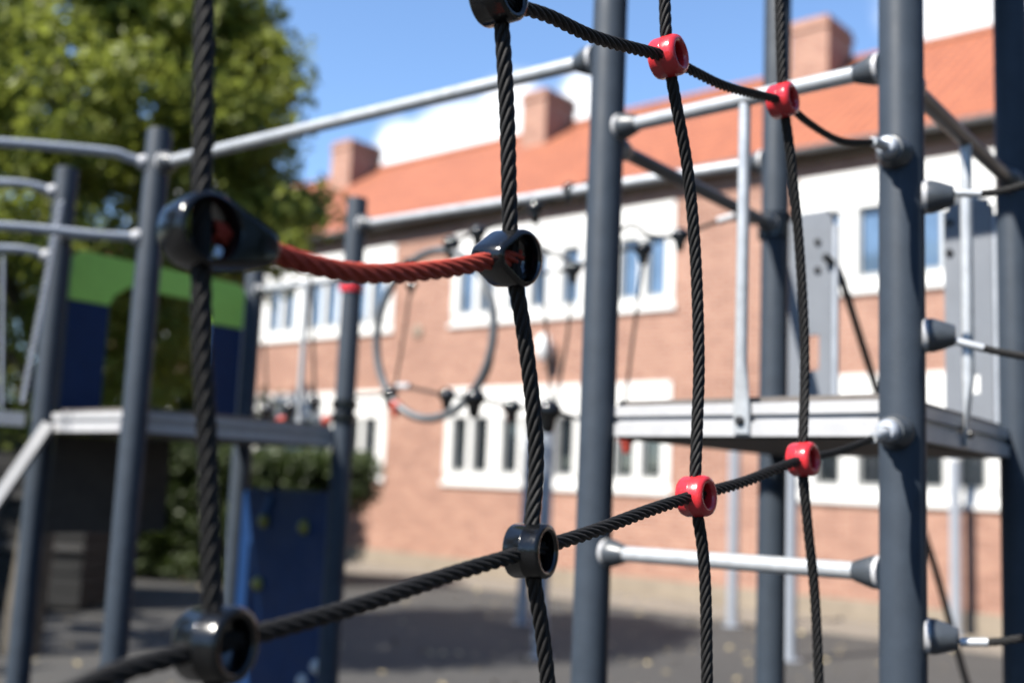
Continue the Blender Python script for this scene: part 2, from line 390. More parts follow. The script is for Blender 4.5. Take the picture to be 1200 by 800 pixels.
TY = 10.4
edge = [(240, -20), (262, 20), (285, 45), (312, 55), (335, 72), (342, 85), (325, 100), (305, 118), (290, 140), (300, 160), (288, 185), (305, 205), (325, 225), (345, 235), (365, 245), (372, 252), (350, 262), (330, 275), (312, 290), (270, 300), (235, 330)]
fr_ = [P(px + rng.normal()*13 - 6, py + rng.normal()*13, TY + rng.normal()*.5) for px, py in edge for _ in range(6)]
ex = [P(px, py, TY) for px, py in ((285, 74), (300, 78), (268, 60), (280, 105), (255, 120), (275, 205), (305, 262), (318, 250), (280, 270), (310, 285), (262, 40), (250, 150), (262, 180), (300, 235), (352, 243), (205, 20), (225, 60), (240, 110), (255, 200), (260, 250), (240, 300), (150, 30), (180, 75), (120, 60), (200, 120), (165, -30), (95, -30), (140, 100), (215, -10), (175, 10), (110, 20), (160, 55), (230, 160), (210, 80), (85, 90), (190, 40))]
tree('maple_tree', (P(43, 560, TY)[0], TY, 0), 8.1, 1.9, 2.15, 235, 235, .055, M['leaf'], 'big leafy green tree with sunlit crown filling the upper left', ex, crad=.45, fringe=fr_)
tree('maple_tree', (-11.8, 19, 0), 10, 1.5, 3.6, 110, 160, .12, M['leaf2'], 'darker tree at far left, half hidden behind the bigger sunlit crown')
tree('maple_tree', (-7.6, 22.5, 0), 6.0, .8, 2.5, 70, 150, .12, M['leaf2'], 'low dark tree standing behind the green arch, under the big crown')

hd = empty('hedge', (-4.9, 18.3, 0), label='clipped dark green hedge under the left deck in front of the brick wall', cat='hedge')
hx0, hx1, hy0, hy1 = -7.6, -2.3, 17.6, 19.0
core = MB(); core.aabb(hx0+.2, hx1-.95, hy0+.25, hy1-.2, 0, 1.75); core.aabb(hx1-.95, hx1-.3, hy0+.3, hy1-.3, 1.2, 1.72); core.build('branches', M['hedgecore'], hd, smooth=0)
cs = []
for i in range(800):
    x = rng.uniform(hx0, hx1); z = rng.uniform(.15, 1.95); y = rng.choice([hy0, hy1]) if rng.random() < .6 else rng.uniform(hy0, hy1)
    if rng.random() < .35: z = 1.9 + .06*rng.normal()
    if x > hx1 - .8 and z < 1.2 + .35*rng.random(): continue
    cs.append((x, y + .1*rng.normal(), z))
cs = np.array(cs); hm = MB(); v, f = leaf_cloud(cs, .22 + .14*rng.random(len(cs)), 75, .05); hm.add(v, f); hm.build('foliage', M['hedge'], hd, smooth=0)

sh = empty('wooden_shed', (-6.3, 14.2, 0), label='low black stained plank shed at the left, seen below the deck', cat='shed')
w = MB(); sx0, sx1, sy0, sy1 = -9.2, -5.05, 13.4, 15.2
for i in range(11): 
    z = .06 + i*.2; w.aabb(sx0, sx1, sy0 + .012*(i % 2), sy1, z, z + .188)
w.build('wall', M['shed'], sh, smooth=0)
bt = MB()
for z in (.72, 1.33): bt.aabb(sx0, sx1+.01, sy0-.05, sy0-.003, z, z+.075)
bt.build('rail_board', M['under'], sh, smooth=0)
w = MB(); w.aabb(sx0-.15, sx1+.15, sy0-.2, sy1+.15, 2.27, 2.35); w.build('roof', M['shed'], sh, smooth=0)

wo = MB(); cs = []; rs = []
for k in range(230):
    az = math.radians(rng.uniform(48, 305)); back = abs(math.degrees(az) - 228) < 42; dist = rng.uniform(24, 30) if back else rng.uniform(13, 17)
    cs.append((math.sin(az)*dist, math.cos(az)*dist, rng.uniform(.5, 5 if back else 10.5))); rs.append(rng.uniform(1.2, 2.2))
v, f = leaf_cloud(np.array(cs), np.array(rs), 70, .34); wo.add(v, f); wo.build('sky_blocking_woods', M['leaf2'], smooth=0, kind='stuff')  # unseen leaf ring added to cut sky light on the posts' shaded sides

# ------------------------------------------------------------------ galvanised poles in the yard
pg = 'tall galvanised poles standing in the yard before the brick wall'
for (px, py), lab in {(612, 730): 'galvanised pole half hidden behind the second black rope, farther one of two there',
                      (632, 770): 'galvanised pole with pale rounded top just right of the second black rope',
                      (858, 733): 'thin galvanised pole ending below the front deck edge, against plain brick wall',
                      (925, 773): 'galvanised pole standing just right of the dark rear deck post',
                      (1121, 745): 'galvanised pole in front of the right windows, between the two right posts'}.items():
    b = G(px, py); t = empty('steel_pole', b, label=lab, cat='pole', group=pg)
    m_ = MB(); m_.lathe(b, ZUP, [(.074, 0), (.074, 2.32)], 24); m_.build('shaft', M['zinc'], t)
    m_ = MB(); m_.lathe(b, ZUP, [(.079, 2.321), (.079, 2.37), (.06, 2.4), (.02, 2.41)], 24); m_.build('cap', M['white'], t)
    m_ = MB(); m_.lathe(b, ZUP, [(.13, .001), (.13, .012), (.076, .013)], 24); m_.build('base_plate', M['zinc'], t)

# ------------------------------------------------------------------ playground: posts and fittings
PR = .046
A_, B_, C_, G_ = V3(-1.364, 4.0, 0), V3(-1.91, 4.5, 0), V3(-.73, 4.85, 0), V3(-1.287, 5.34, 0)
D_, E_, F_, R_ = V3(.227, 2.8, 0), V3(.804, 2.23, 0), V3(1.42, 3.05, 0), V3(.871, 3.6, 0)
DZ = 1.96                                                   # deck level
def post(b, top, root):
    m = MB(); m.lathe(b, ZUP, [(PR, 0), (PR, top-.012), (PR*.93, top-.003), (PR*.7, top)], 40); o = m.build('post', M['post'], root)
    return o
def cone_boss(p, d, parent, r0=.034, r1=.017, L=.058, disc=True):
    """moulded cone on a light washer: p on the post surface, d outwards"""
    d = nrm(d)
    m = MB(); m.lathe(p, d, [(r0, .006), (r0, .016), (r0*.86, L*.55), (r1*1.12, L-.006), (r1, L), (r1*.5, L+.001)], 28); c = m.build('end_cone', M['plastic_grey'], parent)
    if disc:
        m = MB(); m.lathe(p, d, [(r0*.6, -.006), (r0*1.02, -.004), (r0*1.02, .006), (r0*.9, .0075)], 28); m.build('washer', M['alu'], c)
    return c
def rail(a, b, ra, root, name='guard_rail', mat='galv', gap=PR, bosses=True, r0=.034):
    """tube between two post axes with a cone at each end"""
    a, b = np.asarray(a, float), np.asarray(b, float); d = nrm(b - a); dh = nrm([d[0], d[1], 0])
    p, q = a + d*gap, b - d*gap
    m = MB(); m.tube(spline([p + d*.03, q - d*.03], .2), ra, 20); o = m.build(name, M[mat], root)
    if bosses: cone_boss(p, d, o, r0, ra*1.1); cone_boss(q, -d, o, r0, ra*1.1)
    return o
def at(b, z): return V3(b[0], b[1], z)
def fascia(a, b, root, side, slotted=True, mat='alu'):
    """slotted aluminium profile between two posts, side = outward normal"""
    d = nrm(b - a); L = np.linalg.norm(b - a); s = nrm(side); c = (a + b)/2 - s*.034
    m = MB()
    hl = L/2 - PR*.55
    for z0, z1, y0, y1 in ((DZ-.030, DZ-.004, .0, .022), (DZ-.048, DZ-.030, .0, .012), (DZ-.080, DZ-.048, .0, .024)):
        m.box(at(c, (z0+z1)/2) + s*((y0+y1)/2), d, s, ZUP, hl, (y1-y0)/2, (z1-z0)/2)
    return m.build('fascia', M[mat], root, smooth=0)
def deck(pts, root):
    c = sum(pts)/len(pts); q = [p + nrm(c-p)*.055 for p in pts]
    m = MB(); n = len(q); v = [at(p, DZ+.012) for p in q] + [at(p, DZ-.004) for p in q]
    m.add(v, [tuple(range(n)), tuple(range(2*n-1, n-1, -1))] + [(i, n+i, n+(i+1) % n, (i+1) % n) for i in range(n)]); m.build('deck', M['deck'], root, smooth=0)
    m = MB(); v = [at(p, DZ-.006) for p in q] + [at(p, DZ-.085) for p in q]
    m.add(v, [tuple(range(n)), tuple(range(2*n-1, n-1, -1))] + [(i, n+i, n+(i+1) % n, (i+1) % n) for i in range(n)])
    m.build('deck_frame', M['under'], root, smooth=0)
def bolt(p, d, r, parent, mat='blackpipe'):
    m = MB(); m.lathe(p, d, [(r, -.004), (r, .006), (r*.6, .010)], 16); m.build('bolt', M[mat], parent)
def baluster(px, top, a, b, zbot, root, side):
    """flattened tube from the rail down to a bolt on the fascia; foot stands on line a-b at pixel column px"""
    best = min((abs(projx(at(a + (b-a)*t, DZ)) - px), t) for t in np.linspace(.05, .95, 200)); p = a + (b-a)*best[1]; s = nrm(side); d = nrm(b-a)
    m = MB(); h = np.array([top, DZ+.09, DZ+.04, DZ-.02, DZ-.075]); ro = [.0145, .0145, .019, .0215, .0215]; rd_ = [.0145, .0145, .009, .004, .004]; off = [0, 0, -.002, -.004, -.004]
    seg = 16; t = np.arange(seg)*2*math.pi/seg
    v = np.concatenate([at(p, z) + s*o + np.cos(t)[:, None]*d*w_ + np.sin(t)[:, None]*s*e_ for z, w_, e_, o in zip(h, ro, rd_, off)])
    f = [(i*seg+k, i*seg+(k+1) % seg, (i+1)*seg+(k+1) % seg, (i+1)*seg+k) for i in range(4) for k in range(seg)] + [tuple(range(4*seg, 5*seg))]
    m.add(v, f); o = m.build('baluster', M['galv'], root, smooth=50)
    bolt(at(p, DZ-.045) + s*.001, s, .011, o)
def projx(p):
    d = np.asarray(p) - CAM; c = RTV*d[0] + FWV*d[1] + UPV*d[2]; return 600 + F*c[0]/-c[2]

# ---- near tower
cT = (D_ + E_ + F_ + R_)/4
tw = empty('climbing_tower', cT, label='four post anthracite play tower with silver edged deck, right of centre', cat='play tower')
for b in (D_, E_, F_, R_): post(b, 3.66, tw)
m = MB(); q = [cT + (p_-cT)*1.08 for p_ in (D_, E_, F_, R_)]; m.add([at(p_, 3.69) for p_ in q] + [at(p_, 3.665) for p_ in q], [(0, 1, 2, 3), (7, 6, 5, 4)] + [(k, 4+k, 4+(k+1) % 4, (k+1) % 4) for k in range(4)]); m.build('roof_panel', M['hdpe_blue'], tw, smooth=0)
deck([D_, E_, F_, R_], tw)
nDE = nrm(np.cross(ZUP, E_-D_)) * -1 if np.dot(np.cross(ZUP, E_-D_), V3(0, -1, 0)) < 0 else nrm(np.cross(ZUP, E_-D_))
nEF = nrm(np.cross(E_-F_, ZUP)); nEF = nEF if nEF[0] > 0 else -nEF
fascia(D_, E_, tw, nDE); fascia(E_, F_, tw, nEF); fascia(F_, R_, tw, -nDE); fascia(R_, D_, tw, -nEF)
zr = P(735, 148, 2.76)[2]; zr2 = P(1015, 82, 2.27)[2]; zR = (zr+zr2)/2
r_ = rail(at(D_, zr), at(E_, zr2), .0185, tw)
z1 = P(720, 648, 2.77)[2]; z2 = P(1000, 668, 2.28)[2]; rail(at(D_, z1), at(E_, z2), .0185, tw, 'step_rail')
rail(at(E_, P(1092, 106, 2.29)[2]), at(F_, P(1172, 203, 2.95)[2]), .0195, tw, mat='shaded_steel')
rail(at(D_, P(745, 176, 2.85)[2]), at(R_, P(897, 262, 3.56)[2]), .0195, tw, mat='shaded_steel')
baluster(868, zR, D_, E_, DZ, tw, nDE); baluster(1135, P(1132, 160, 2.6)[2], E_, F_, DZ, tw, nEF)
def side_plate(t0, t1, ztop, slot, root):
    a, b = R_ + (F_-R_)*t0, R_ + (F_-R_)*t1; d = nrm(b-a); s = nDE; th = .008; w = np.linalg.norm(b-a)
    m = MB()
    def pl(x0, x1, z0, z1): m.box(at(a + d*(x0+x1)/2, (z0+z1)/2), d, s, ZUP, (x1-x0)/2, th, (z1-z0)/2)
    pl(0, w, DZ-.06, slot[0]); pl(0, w*.42, slot[0], slot[1]); pl(w*.72, w, slot[0], slot[1]); pl(0, w, slot[1], ztop-.02); pl(.012, w-.012, ztop-.02, ztop)
    o = m.build('side_plate', M['plate'], root, smooth=0)
    m = MB(); pl(w+.002, w+.018, DZ-.06, ztop-.05); m.build('plate_edge', M['zinc'], o, smooth=0)
    return o, a, d, w
o, a, d, w = side_plate(.075, .275, P(957, 248, 3.48)[2], (P(957, 430, 3.48)[2]-.01, P(957, 392, 3.48)[2]), tw)
for py in (283, 316): bolt(at(a + d*w*.68, P(962, py, 3.47)[2]) + nDE*.009, nDE, .011, o)
o, a, d, w = side_plate(.745, .925, P(1140, 238, 3.15)[2], (P(1140, 462, 3.15)[2], P(1140, 440, 3.15)[2]), tw)
for py in (261, 296): bolt(at(a + d*w*.12, P(1120, py, 3.17)[2]) + nDE*.009, nDE, .011, o)
bp = MB(); bp.tube(spline([P(966, 300, 3.43), P(978, 311, 3.45), P(988, 332, 3.52), P(1030, 465, 3.72), P(1094, 660, 3.97), P(1133, 800, 4.1), P(1190, 985, 4.3), at(P(1228, 1110, 4.42), 0)], .03), .0125, 14)
bp.build('slide_pole', M['blackpipe'], tw)
bl = MB(); q = at(R_, P(893, 262, 3.56)[2]); bl.lathe(q - ZUP*.045, ZUP, [(PR+.002, 0), (PR+.012, .004), (PR+.012, .085), (PR+.002, .09)], 32); bl.build('clamp_ring', M['plastic_black'], tw)

# ---- left tower
lt = empty('play_tower', (A_+B_+C_+G_)/4, label='play tower at left with green arch, dark blue panels and climbing board', cat='play tower')
for b, (px, py) in ((A_, (188, 152)), (B_, (79, 197)), (C_, (418, 232)), (G_, (297, 318))):
    post(b, P(px, py, b[1])[2], lt)
deck([A_, C_, G_, B_], lt)
nBA = N; nAC = -U
fascia(B_, A_, lt, N); fascia(A_, C_, lt, -U); fascia(C_, G_, lt, -N); fascia(G_, B_, lt, U)
cg = MB()
zt = lambda t: P(*(np.array([84, 288])*(1-t) + np.array([288, 334])*t), (B_+(G_-B_)*t)[1])[2]
dBG = nrm(G_-B_); L = np.linalg.norm(G_-B_); sBG = -U
def panel(mb, poly, base, d, s, th):
    """poly (distance along d, z) prism centred on base line"""
    n = len(poly); f_ = [base + d*x + ZUP*z + s*th for x, z in poly]; g_ = [base + d*x + ZUP*z - s*th for x, z in poly]
    mb.add(f_ + g_, [tuple(range(n)), tuple(range(2*n-1, n-1, -1))] + [(i, n+i, n+(i+1) % n, (i+1) % n) for i in range(n)])
zt0 = P(90, 292, 4.55)[2]; zl = P(90, 350, 4.55)[2]; zc = P(150, 338, 4.8)[2]
outer = [(.06, zl), (.06, zt0-.03), (.1, zt0), (L-.1, zt0), (L-.06, zt0-.03), (L-.06, zl), (L-.25, zl), (L-.25, zc-.09), (L-.3, zc-.02), (L-.38, zc+.01), (.38, zc+.01), (.3, zc-.02), (.25, zc-.09), (.25, zl)]
# front/back as strips so the concave outline stays clean
gmh = MB(); panel(gmh, [(.06, zc), (.06, zt0-.03), (.1, zt0), (L-.1, zt0), (L-.06, zt0-.03), (L-.06, zc)], B_, dBG, sBG, .0095)
panel(gmh, [(.06, zl), (.06, zc), (.34, zc), (.27, zc-.05), (.25, zl)], B_, dBG, sBG, .0094); panel(gmh, [(L-.25, zl), (L-.27, zc-.05), (L-.34, zc), (L-.06, zc), (L-.06, zl)], B_, dBG, sBG, .0094)
gmh.build('arch_panel', M['hdpe_green'], lt, smooth=0)
for x0, x1 in ((.06, .25), (L-.25, L-.06)):
    m = MB(); panel(m, [(x0, DZ+.015), (x0, zl-.006), (x1, zl-.006), (x1, DZ+.015)], B_, dBG, sBG, .009); m.build('jamb_panel', M['hdpe_blue'], lt, smooth=0)
m = MB(); panel(m, [(.06, 1.47), (.06, DZ-.09), (L*.6, DZ-.09), (L*.6, 1.47)], B_, dBG, sBG, .009); m.build('sun_blocking_board', M['under'], lt, smooth=0)  # added board, keeps sun off the upper left of the climbing board
# climbing board between the two far posts
dGC = nrm(C_-G_); LG = np.linalg.norm(C_-G_); zb = P(340, 574, 5.08)[2]
m = MB(); panel(m, [(.05, .05), (.05, zb-.03), (.08, zb), (LG-.08, zb), (LG-.05, zb-.03), (LG-.05, .05)], G_, dGC, N, .01); cb_ = m.build('climbing_board', M['hdpe_blue'], lt, smooth=0)
for px, py, mt in ((313, 610, 'hold_yellow'), (358, 617, 'hold_yellow'), (309, 683, 'hold_yellow'), (376, 780, 'hold_pale'), (362, 797, 'hold_pale')):
    t = (px-285)/107.; q = P(px, py, (G_+(C_-G_)*t)[1]-.02); q = at(G_ + dGC*np.dot(q-G_, dGC), q[2])
    m = MB(); m.lathe(q + N*.011, N, [(.032, -.004), (.034, .006), (.024, .02), (.008, .026)], 18); m.build('hand_hold', M[mt], cb_)
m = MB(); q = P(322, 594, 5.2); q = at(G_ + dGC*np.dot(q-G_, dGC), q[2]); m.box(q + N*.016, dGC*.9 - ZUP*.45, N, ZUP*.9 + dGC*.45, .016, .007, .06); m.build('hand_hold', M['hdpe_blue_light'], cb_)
zg = P(330, 335, 5.15)[2]; rail(at(G_, zg), at(C_, zg), .016, lt)
baluster(349, zg, G_, C_, DZ, lt, N)
m = MB(); m.lathe(at(C_, P(412, 338, 4.85)[2]), ZUP, [(PR+.001, -.02), (PR+.008, -.016), (PR+.008, .016), (PR+.001, .02)], 28); m.build('collar', M['plastic_red'], lt)
for py in (474, 490):
    m = MB(); m.lathe(at(C_, P(404, py, 4.85)[2]), ZUP, [(PR+.001, -.022), (PR+.011, -.016), (PR+.011, .016), (PR+.001, .022)], 28); m.build('collar', M['plastic_black'], lt)
rail(at(B_, P(100, 271, 4.4)[2]), at(A_, P(160, 278, 4.02)[2]), .0165, lt)

# ---- bridge leaving the left tower
br = empty('rope_bridge', V3(-2.4, 4.05, 0), label='bridge with curved grey handrails leaving the left tower out of frame', cat='bridge')
def bent(pts, rad, name, mat='zinc'):
    m = MB(); m.tube(spline(pts, .02), rad, 16); return m.build(name, M[mat], br)
dB = nrm([-.88, -.47, 0])
for p0, pxs, Y0 in ((A_, ((166, 190), (148, 184), (125, 178), (0, 167), (-160, 160)), 3.99), (A_, ((158, 278), (140, 277), (110, 275), (0, 265), (-160, 262)), 3.99), (B_, ((60, 224), (48, 220), (30, 216), (0, 214), (-160, 209)), 4.5), (B_, ((60, 301), (48, 297), (30, 293), (0, 291), (-160, 288)), 4.5)):
    pts = []
    for px, py in pxs:                                       # on the upright plane through the post along the bridge
        r = ray(px, py); nn = V3(-dB[1], dB[0], 0); t = ((at(p0, H) - CAM) @ nn)/(r @ nn); pts.append(CAM + r*t)
    o = bent(pts, .0175, 'handrail')
    m = MB(); m.lathe(at(p0, pts[0][2]) + dB*(PR-.004), dB, [(.03, 0), (.03, .012), (.02, .03)], 20); m.build('washer', M['alu'], o)
b0 = B_ + dB*.06; b1 = B_ + dB*2.0; aa = A_ + dB*.06; ab = A_ + dB*2.0
m = MB(); dd = nrm(b1-b0); ss = nrm(V3(-dd[1], dd[0], 0)); ss = ss if ss[1] < 0 else -ss
m.box(at((b0+b1)/2, DZ-.035) + ss*.0, dd, ss, ZUP, .96, .02, .028); m.build('deck_beam', M['alu'], br, smooth=0)
m = MB(); p, q = P(-25, 618, 4.3), P(58, 497, 4.4); dq = nrm(q-p); sn = nrm(np.cross(dq, V3(.3, 1, 0))); m.box((p+q)/2, dq, sn, np.cross(dq, sn), np.linalg.norm(q-p)/2, .026, .012); m.build('brace', M['brace'], br, smooth=0)
m = MB(); rope(m, [P(72, 236, 4.42), P(52, 340, 4.36), P(26, 472, 4.3)], .012, .09, 3, 10, .008); m.build('handrail_rope', M['zinc'], br)
m = MB(); m.tube([P(4, 300, 4.2), P(2, 476, 4.2)], .006, 10); m.build('cable', M['zinc'], br)

# ---- rails joining the two towers
def joining(a, b, label):
    c = (np.asarray(a)+np.asarray(b))/2; t = empty('overhead_rail', at(c, min(a[2], b[2])), label=label, cat='rail'); rail(a, b, .0205, t, 'tube', r0=.04)
joining(at(A_, P(200, 191, 3.97)[2]), at(D_, P(684, 70, 2.83)[2]), 'higher silver rail against blue sky, from left post up to centre post')
joining(at(C_, P(430, 263, 4.82)[2]), at(R_, P(880, 189, 3.63)[2]), 'lower silver rail crossing in front of the roof eave, behind the centre post')

# ------------------------------------------------------------------ near climbing net
VN = nrm([.605, .797, 0]); O_ = V3(-.247, .9, 0); NN = nrm([VN[1], -VN[0], 0])     # net plane and its normal (to the right, towards us)
def net(px, py):
    r = ray(px, py); t = ((O_ - CAM) @ NN)/(r @ NN); return CAM + r*t
nt_ = empty('climbing_net', net(610, 600) * V3(1, 1, 0), label='near black rope net with red and black ring connectors and one red rope', cat='climbing net')
def axis(phi, tilt=0):
    p = math.radians(phi); return nrm([math.sin(p), -math.cos(p), math.sin(math.radians(tilt))])
def ring(c, ax, ro, ri, L, mat, name, root, bev=.0042):
    h = L/2
    prof = [(ro-bev, -h), (ro-bev*.3, -h+bev*.3), (ro, -h+bev), (ro, -.0012), (ro+.0007, -.0004), (ro+.0007, .0004), (ro, .0012), (ro, h-bev), (ro-bev*.3, h-bev*.3), (ro-bev, h), (ri+bev*.6, h), (ri+bev*.15, h-bev*.3), (ri, h-bev), (ri, -h+bev), (ri+bev*.15, -h+bev*.3), (ri+bev*.6, -h)]
    m = MB(); m.lathe(c, ax, prof, 48, closed=True); return m.build(name, M[mat], root, smooth=50)
def pear(c, ax, tip, ro, rt_, off, ri, L, mat, root, bev=.005, wall=None):
    ax = nrm(ax); e1 = nrm(tip - ax*np.dot(tip, ax)); e2 = np.cross(ax, e1); n = 64; th = np.arange(n)*2*math.pi/n
    def outline(ins):
        out = []
        for a in th:
            d = V3(math.cos(a), math.sin(a), 0); s1 = ro-ins; s2 = off*d[0] + rt_-ins
            out.append((d[:2]*(ro-ins)) if s1 >= s2 else (np.array([off, 0]) + d[:2]*(rt_-ins)))
        return np.array(out)
    circ = lambda r: np.stack([np.cos(th)*r, np.sin(th)*r], 1); h = L/2
    if wall: circ = lambda q: outline(wall - (q - ri))
    lay = [(outline(bev), -h), (outline(bev*.3), -h+bev*.3), (outline(0), -h+bev), (outline(0), h-bev), (outline(bev*.3), h-bev*.3), (outline(bev), h), (circ(ri+bev*.5), h), (circ(ri), h-bev*.8), (circ(ri), -h+bev*.8), (circ(ri+bev*.5), -h)]
    v = np.concatenate([c + q[:, :1]*e1 + q[:, 1:]*e2 + ax*z for q, z in lay]); k = len(lay)
    f = [(i*n+j, i*n+(j+1) % n, ((i+1) % k)*n+(j+1) % n, ((i+1) % k)*n+j) for i in range(k) for j in range(n)]
    m = MB(); m.add(v, f); return m.build('pear_connector', M[mat], root, smooth=50)
def nrope(pts, name='rope', mat='rope_black', r=.0088, root=None):
    m = MB(); rope(m, pts, r, pitch=r*10.9); return m.build(name, M[mat], root or nt_, smooth=180)
def npts(*q): return [net(*p) for p in q]
# upright ropes
nrope(npts((240, -40), (239, 60), (238, 150), (236, 270), (237, 400), (244, 550), (250, 750)), r=.0087)
nrope([net(250, 750) - NN*.004, net(252, 830) , net(255, 900)])
nrope(npts((578, -40), (587, 20), (594, 130), (597, 235), (600, 303), (614, 390), (626, 490), (628, 560), (621, 645), (627, 690), (636, 745), (645, 830)), r=.0093)
nrope(npts((778, -40), (780, 30), (783, 68), (792, 120), (806, 200), (815, 300), (819, 420), (817, 500), (815, 580), (823, 640), (827, 700), (829, 830)))
nrope(npts((913, -40), (915, 60), (918, 118), (926, 180), (936, 280), (942, 380), (943, 450), (941, 538), (946, 610), (955, 700), (961, 830)))
# crossing ropes
tE1, tE2 = V3(*P(1026, 167, 2.11)), V3(*P(1026, 512, 2.11))
nrope(npts((585, 3), (640, 18), (700, 45), (783, 67)) )
nrope(npts((783, 67), (815, 85), (855, 103), (917, 118)), r=.0078)
nrope(npts((917, 118), (950, 146), (985, 165)) + [tE1], r=.0072)
nrope(npts((60, 822), (130, 790), (190, 772), (252, 755)))
nrope(npts((252, 755), (340, 732), (430, 706), (530, 672), (622, 645)))
nrope(npts((622, 645), (690, 624), (760, 598), (815, 580)))
nrope(npts((815, 580), (870, 565), (905, 551), (941, 538)))
nrope(npts((941, 538), (985, 528)) + [tE2], r=.0072)
# the red rope, hanging between two pear connectors
nrope(npts((246, 270), (300, 288), (350, 306), (410, 319), (470, 320), (530, 314), (570, 306), (606, 301)), 'red_rope', 'rope_red', .0103)
pear(net(236, 271), axis(47, 2), VN - ZUP*.12, .0315, .0175, .05, .0245, .04, 'plastic_black', nt_)
pear(net(599, 303), axis(52, -4), -VN - ZUP*.12, .0325, .017, .03, .02, .046, 'plastic_black', nt_, wall=.0085)
for (px, py), phi, mt, ro in (((584, -3), 56, 'plastic_black', .031), ((622, 645), 62, 'plastic_black', .031), ((253, 754), 66, 'plastic_black', .031)):
    ring(net(px, py), axis(phi, 2), ro, .0215, .045, mt, 'ring_connector', nt_)
for (px, py), phi in (((783, 67), 54), ((917, 118), 52), ((816, 581), 52), ((941, 538), 50)):
    ring(net(px, py), axis(phi, 4), .0295, .0165, .043, 'plastic_red', 'ring_connector', nt_, .007)
# eye terminals on the thick post
for zc_, tip in ((P(1046, 169, 2.14)[2], tE1), (P(1046, 504, 2.14)[2], tE2)):
    p = at(E_, zc_) - VN*PR; m = MB(); m.lathe(p, -VN, [(.036, -.012), (.036, .006), (.032, .014), (.027, .03), (.02, .032)], 32); bs = m.build('post_boss', M['plastic_grey'], nt_)
    q = p - VN*.031; m = MB(); m.lathe(q, -VN, [(.021, 0), (.022, .006), (.022, .02), (.017, .026), (.0085, .028), (.008, .018), (.002, .017)], 28); m.build('eye_bolt', M['zinc'], bs)
    a = q - VN*.012 - axis(90-37)*0; dd = nrm(tip - a); m = MB(); m.lathe(a + dd*.012, nrm(tip-a), [(.009, 0), (.009, .01), (.0105, .018), (.0105, np.linalg.norm(tip-a)-.006), (.009, np.linalg.norm(tip-a)+.004)], 20); m.build('ferrule', M['galv'], bs)

# ------------------------------------------------------------------ cables leaving the thick post to the right
sn_ = empty('side_net', at(E_ + V3(.4, -.1, 0), 0), label='three black cables with silver ferrules on grey cones, leaving the thick right post', cat='climbing net')
dC = nrm([.93, -.36, 0])
for (py, tip, fx0, fx1, rest) in ((231, (1112, 225), (1120, 226), (1150, 227), ((1175, 224), (1215, 213), (1300, 190))),
                                 (393, (1112, 398), (1122, 400), (1153, 408), ((1175, 413), (1215, 419), (1300, 424))),
                                 (745, (1116, 750), (1126, 752), (1158, 752), ((1180, 750), (1215, 744), (1300, 728)))):
    zz = P(1090, py, 2.21)[2]; c0 = at(E_, zz) + dC*(PR-.002); cb2 = cone_boss(c0, dC, sn_, .035, .02, .058)
    Yc = lambda px: 2.21 - .36/.93*((px-1080)/1280*2.2)
    pts = [P(px, yy, Yc(px)) for px, yy in (tip, fx0, fx1, *rest)]
    pts[0] = c0 + dC*.05
    m = MB(); m.tube(spline(pts[:2], .01), .004, 12); m.tube(spline(pts[1:3], .01), .0085, 16); m.build('ferrule', M['galv'], sn_)
    m = MB(); rope(m, pts[2:], .0078, step=.006); m.build('cable', M['rope_black'], sn_, smooth=180)

# ------------------------------------------------------------------ far net with the crawl hoop
fn = empty('hoop_net', V3(.1, 4.3, 0), label='far rope net with grey crawl hoop and black knots, before the brick wall', cat='climbing net')
QA, QB = V3(*C_[:2], 0), V3(*R_[:2], 0); qn = nrm(V3(-(QB-QA)[1], (QB-QA)[0], 0))
def fp(px, py, off=0):
    r = ray(px, py); t = ((QA - CAM) @ qn + off)/(r @ qn); return CAM + r*t
def frope(q, r=.0075, name='rope', mat='rope_black', sg=0):
    pts = [fp(*p) for p in q]; m = MB(); rope(m, pts, r, step=.012, per=5); return m.build(name, M[mat], fn, smooth=180)
def knot(px, py, mat='plastic_black', s=1.0, d=None, name='knot_connector'):
    c = fp(px, py); d = nrm(QB-QA) if d is None else d; m = MB()
    m.lathe(c - d*.042*s, d, [(.012, 0), (.02*s, .008*s), (.033*s, .026*s), (.035*s, .042*s), (.033*s, .058*s), (.02*s, .076*s), (.012, .084*s)], 20)
    m.lathe(c - ZUP*.07*s, ZUP, [(.011, 0), (.018*s, .01), (.026*s, .05*s), (.02*s, .075*s)], 16); return m.build(name, M[mat], fn, smooth=60)
hc = fp(507, 391); h1 = nrm(QB-QA); tw_ = math.radians(0); 
t = np.linspace(0, 2*math.pi, 73); rad = abs(fp(507, 293)[2]-fp(507, 489)[2])/2
m = MB(); m.tube(np.array([hc + h1*(math.cos(a)*rad*.92) + ZUP*math.sin(a)*rad for a in t]), .0175, 16, caps=False); m.build('crawl_hoop', M['hoop'], fn)
frope([(690, 213), (668, 223), (628, 243), (600, 257), (560, 272), (528, 286), (505, 294), (480, 309)])
frope([(632, 289), (662, 303), (690, 308), (735, 265), (762, 276), (797, 276), (850, 257), (884, 262)])
frope([(632, 321), (672, 314), (700, 300), (752, 290)], .006)
frope([(560, 272), (572, 300), (577, 330)], .0065)
frope([(628, 243), (632, 300), (640, 385), (646, 480)], .006); frope([(672, 318), (664, 400), (650, 480)], .006)
frope([(755, 292), (748, 350), (740, 410), (733, 470)], .006); frope([(482, 333), (472, 400), (462, 458)], .006)
frope([(412, 465), (457, 461), (470, 453), (520, 462), (555, 466), (600, 476), (645, 481), (692, 494)])
frope([(364, 318), (366, 380), (369, 470)], .0075); frope([(310, 400), (313, 480)], .006)
frope([(555, 466), (575, 430), (577, 390)], .006)
frope([(412, 335), (440, 320), (480, 309)], .006)
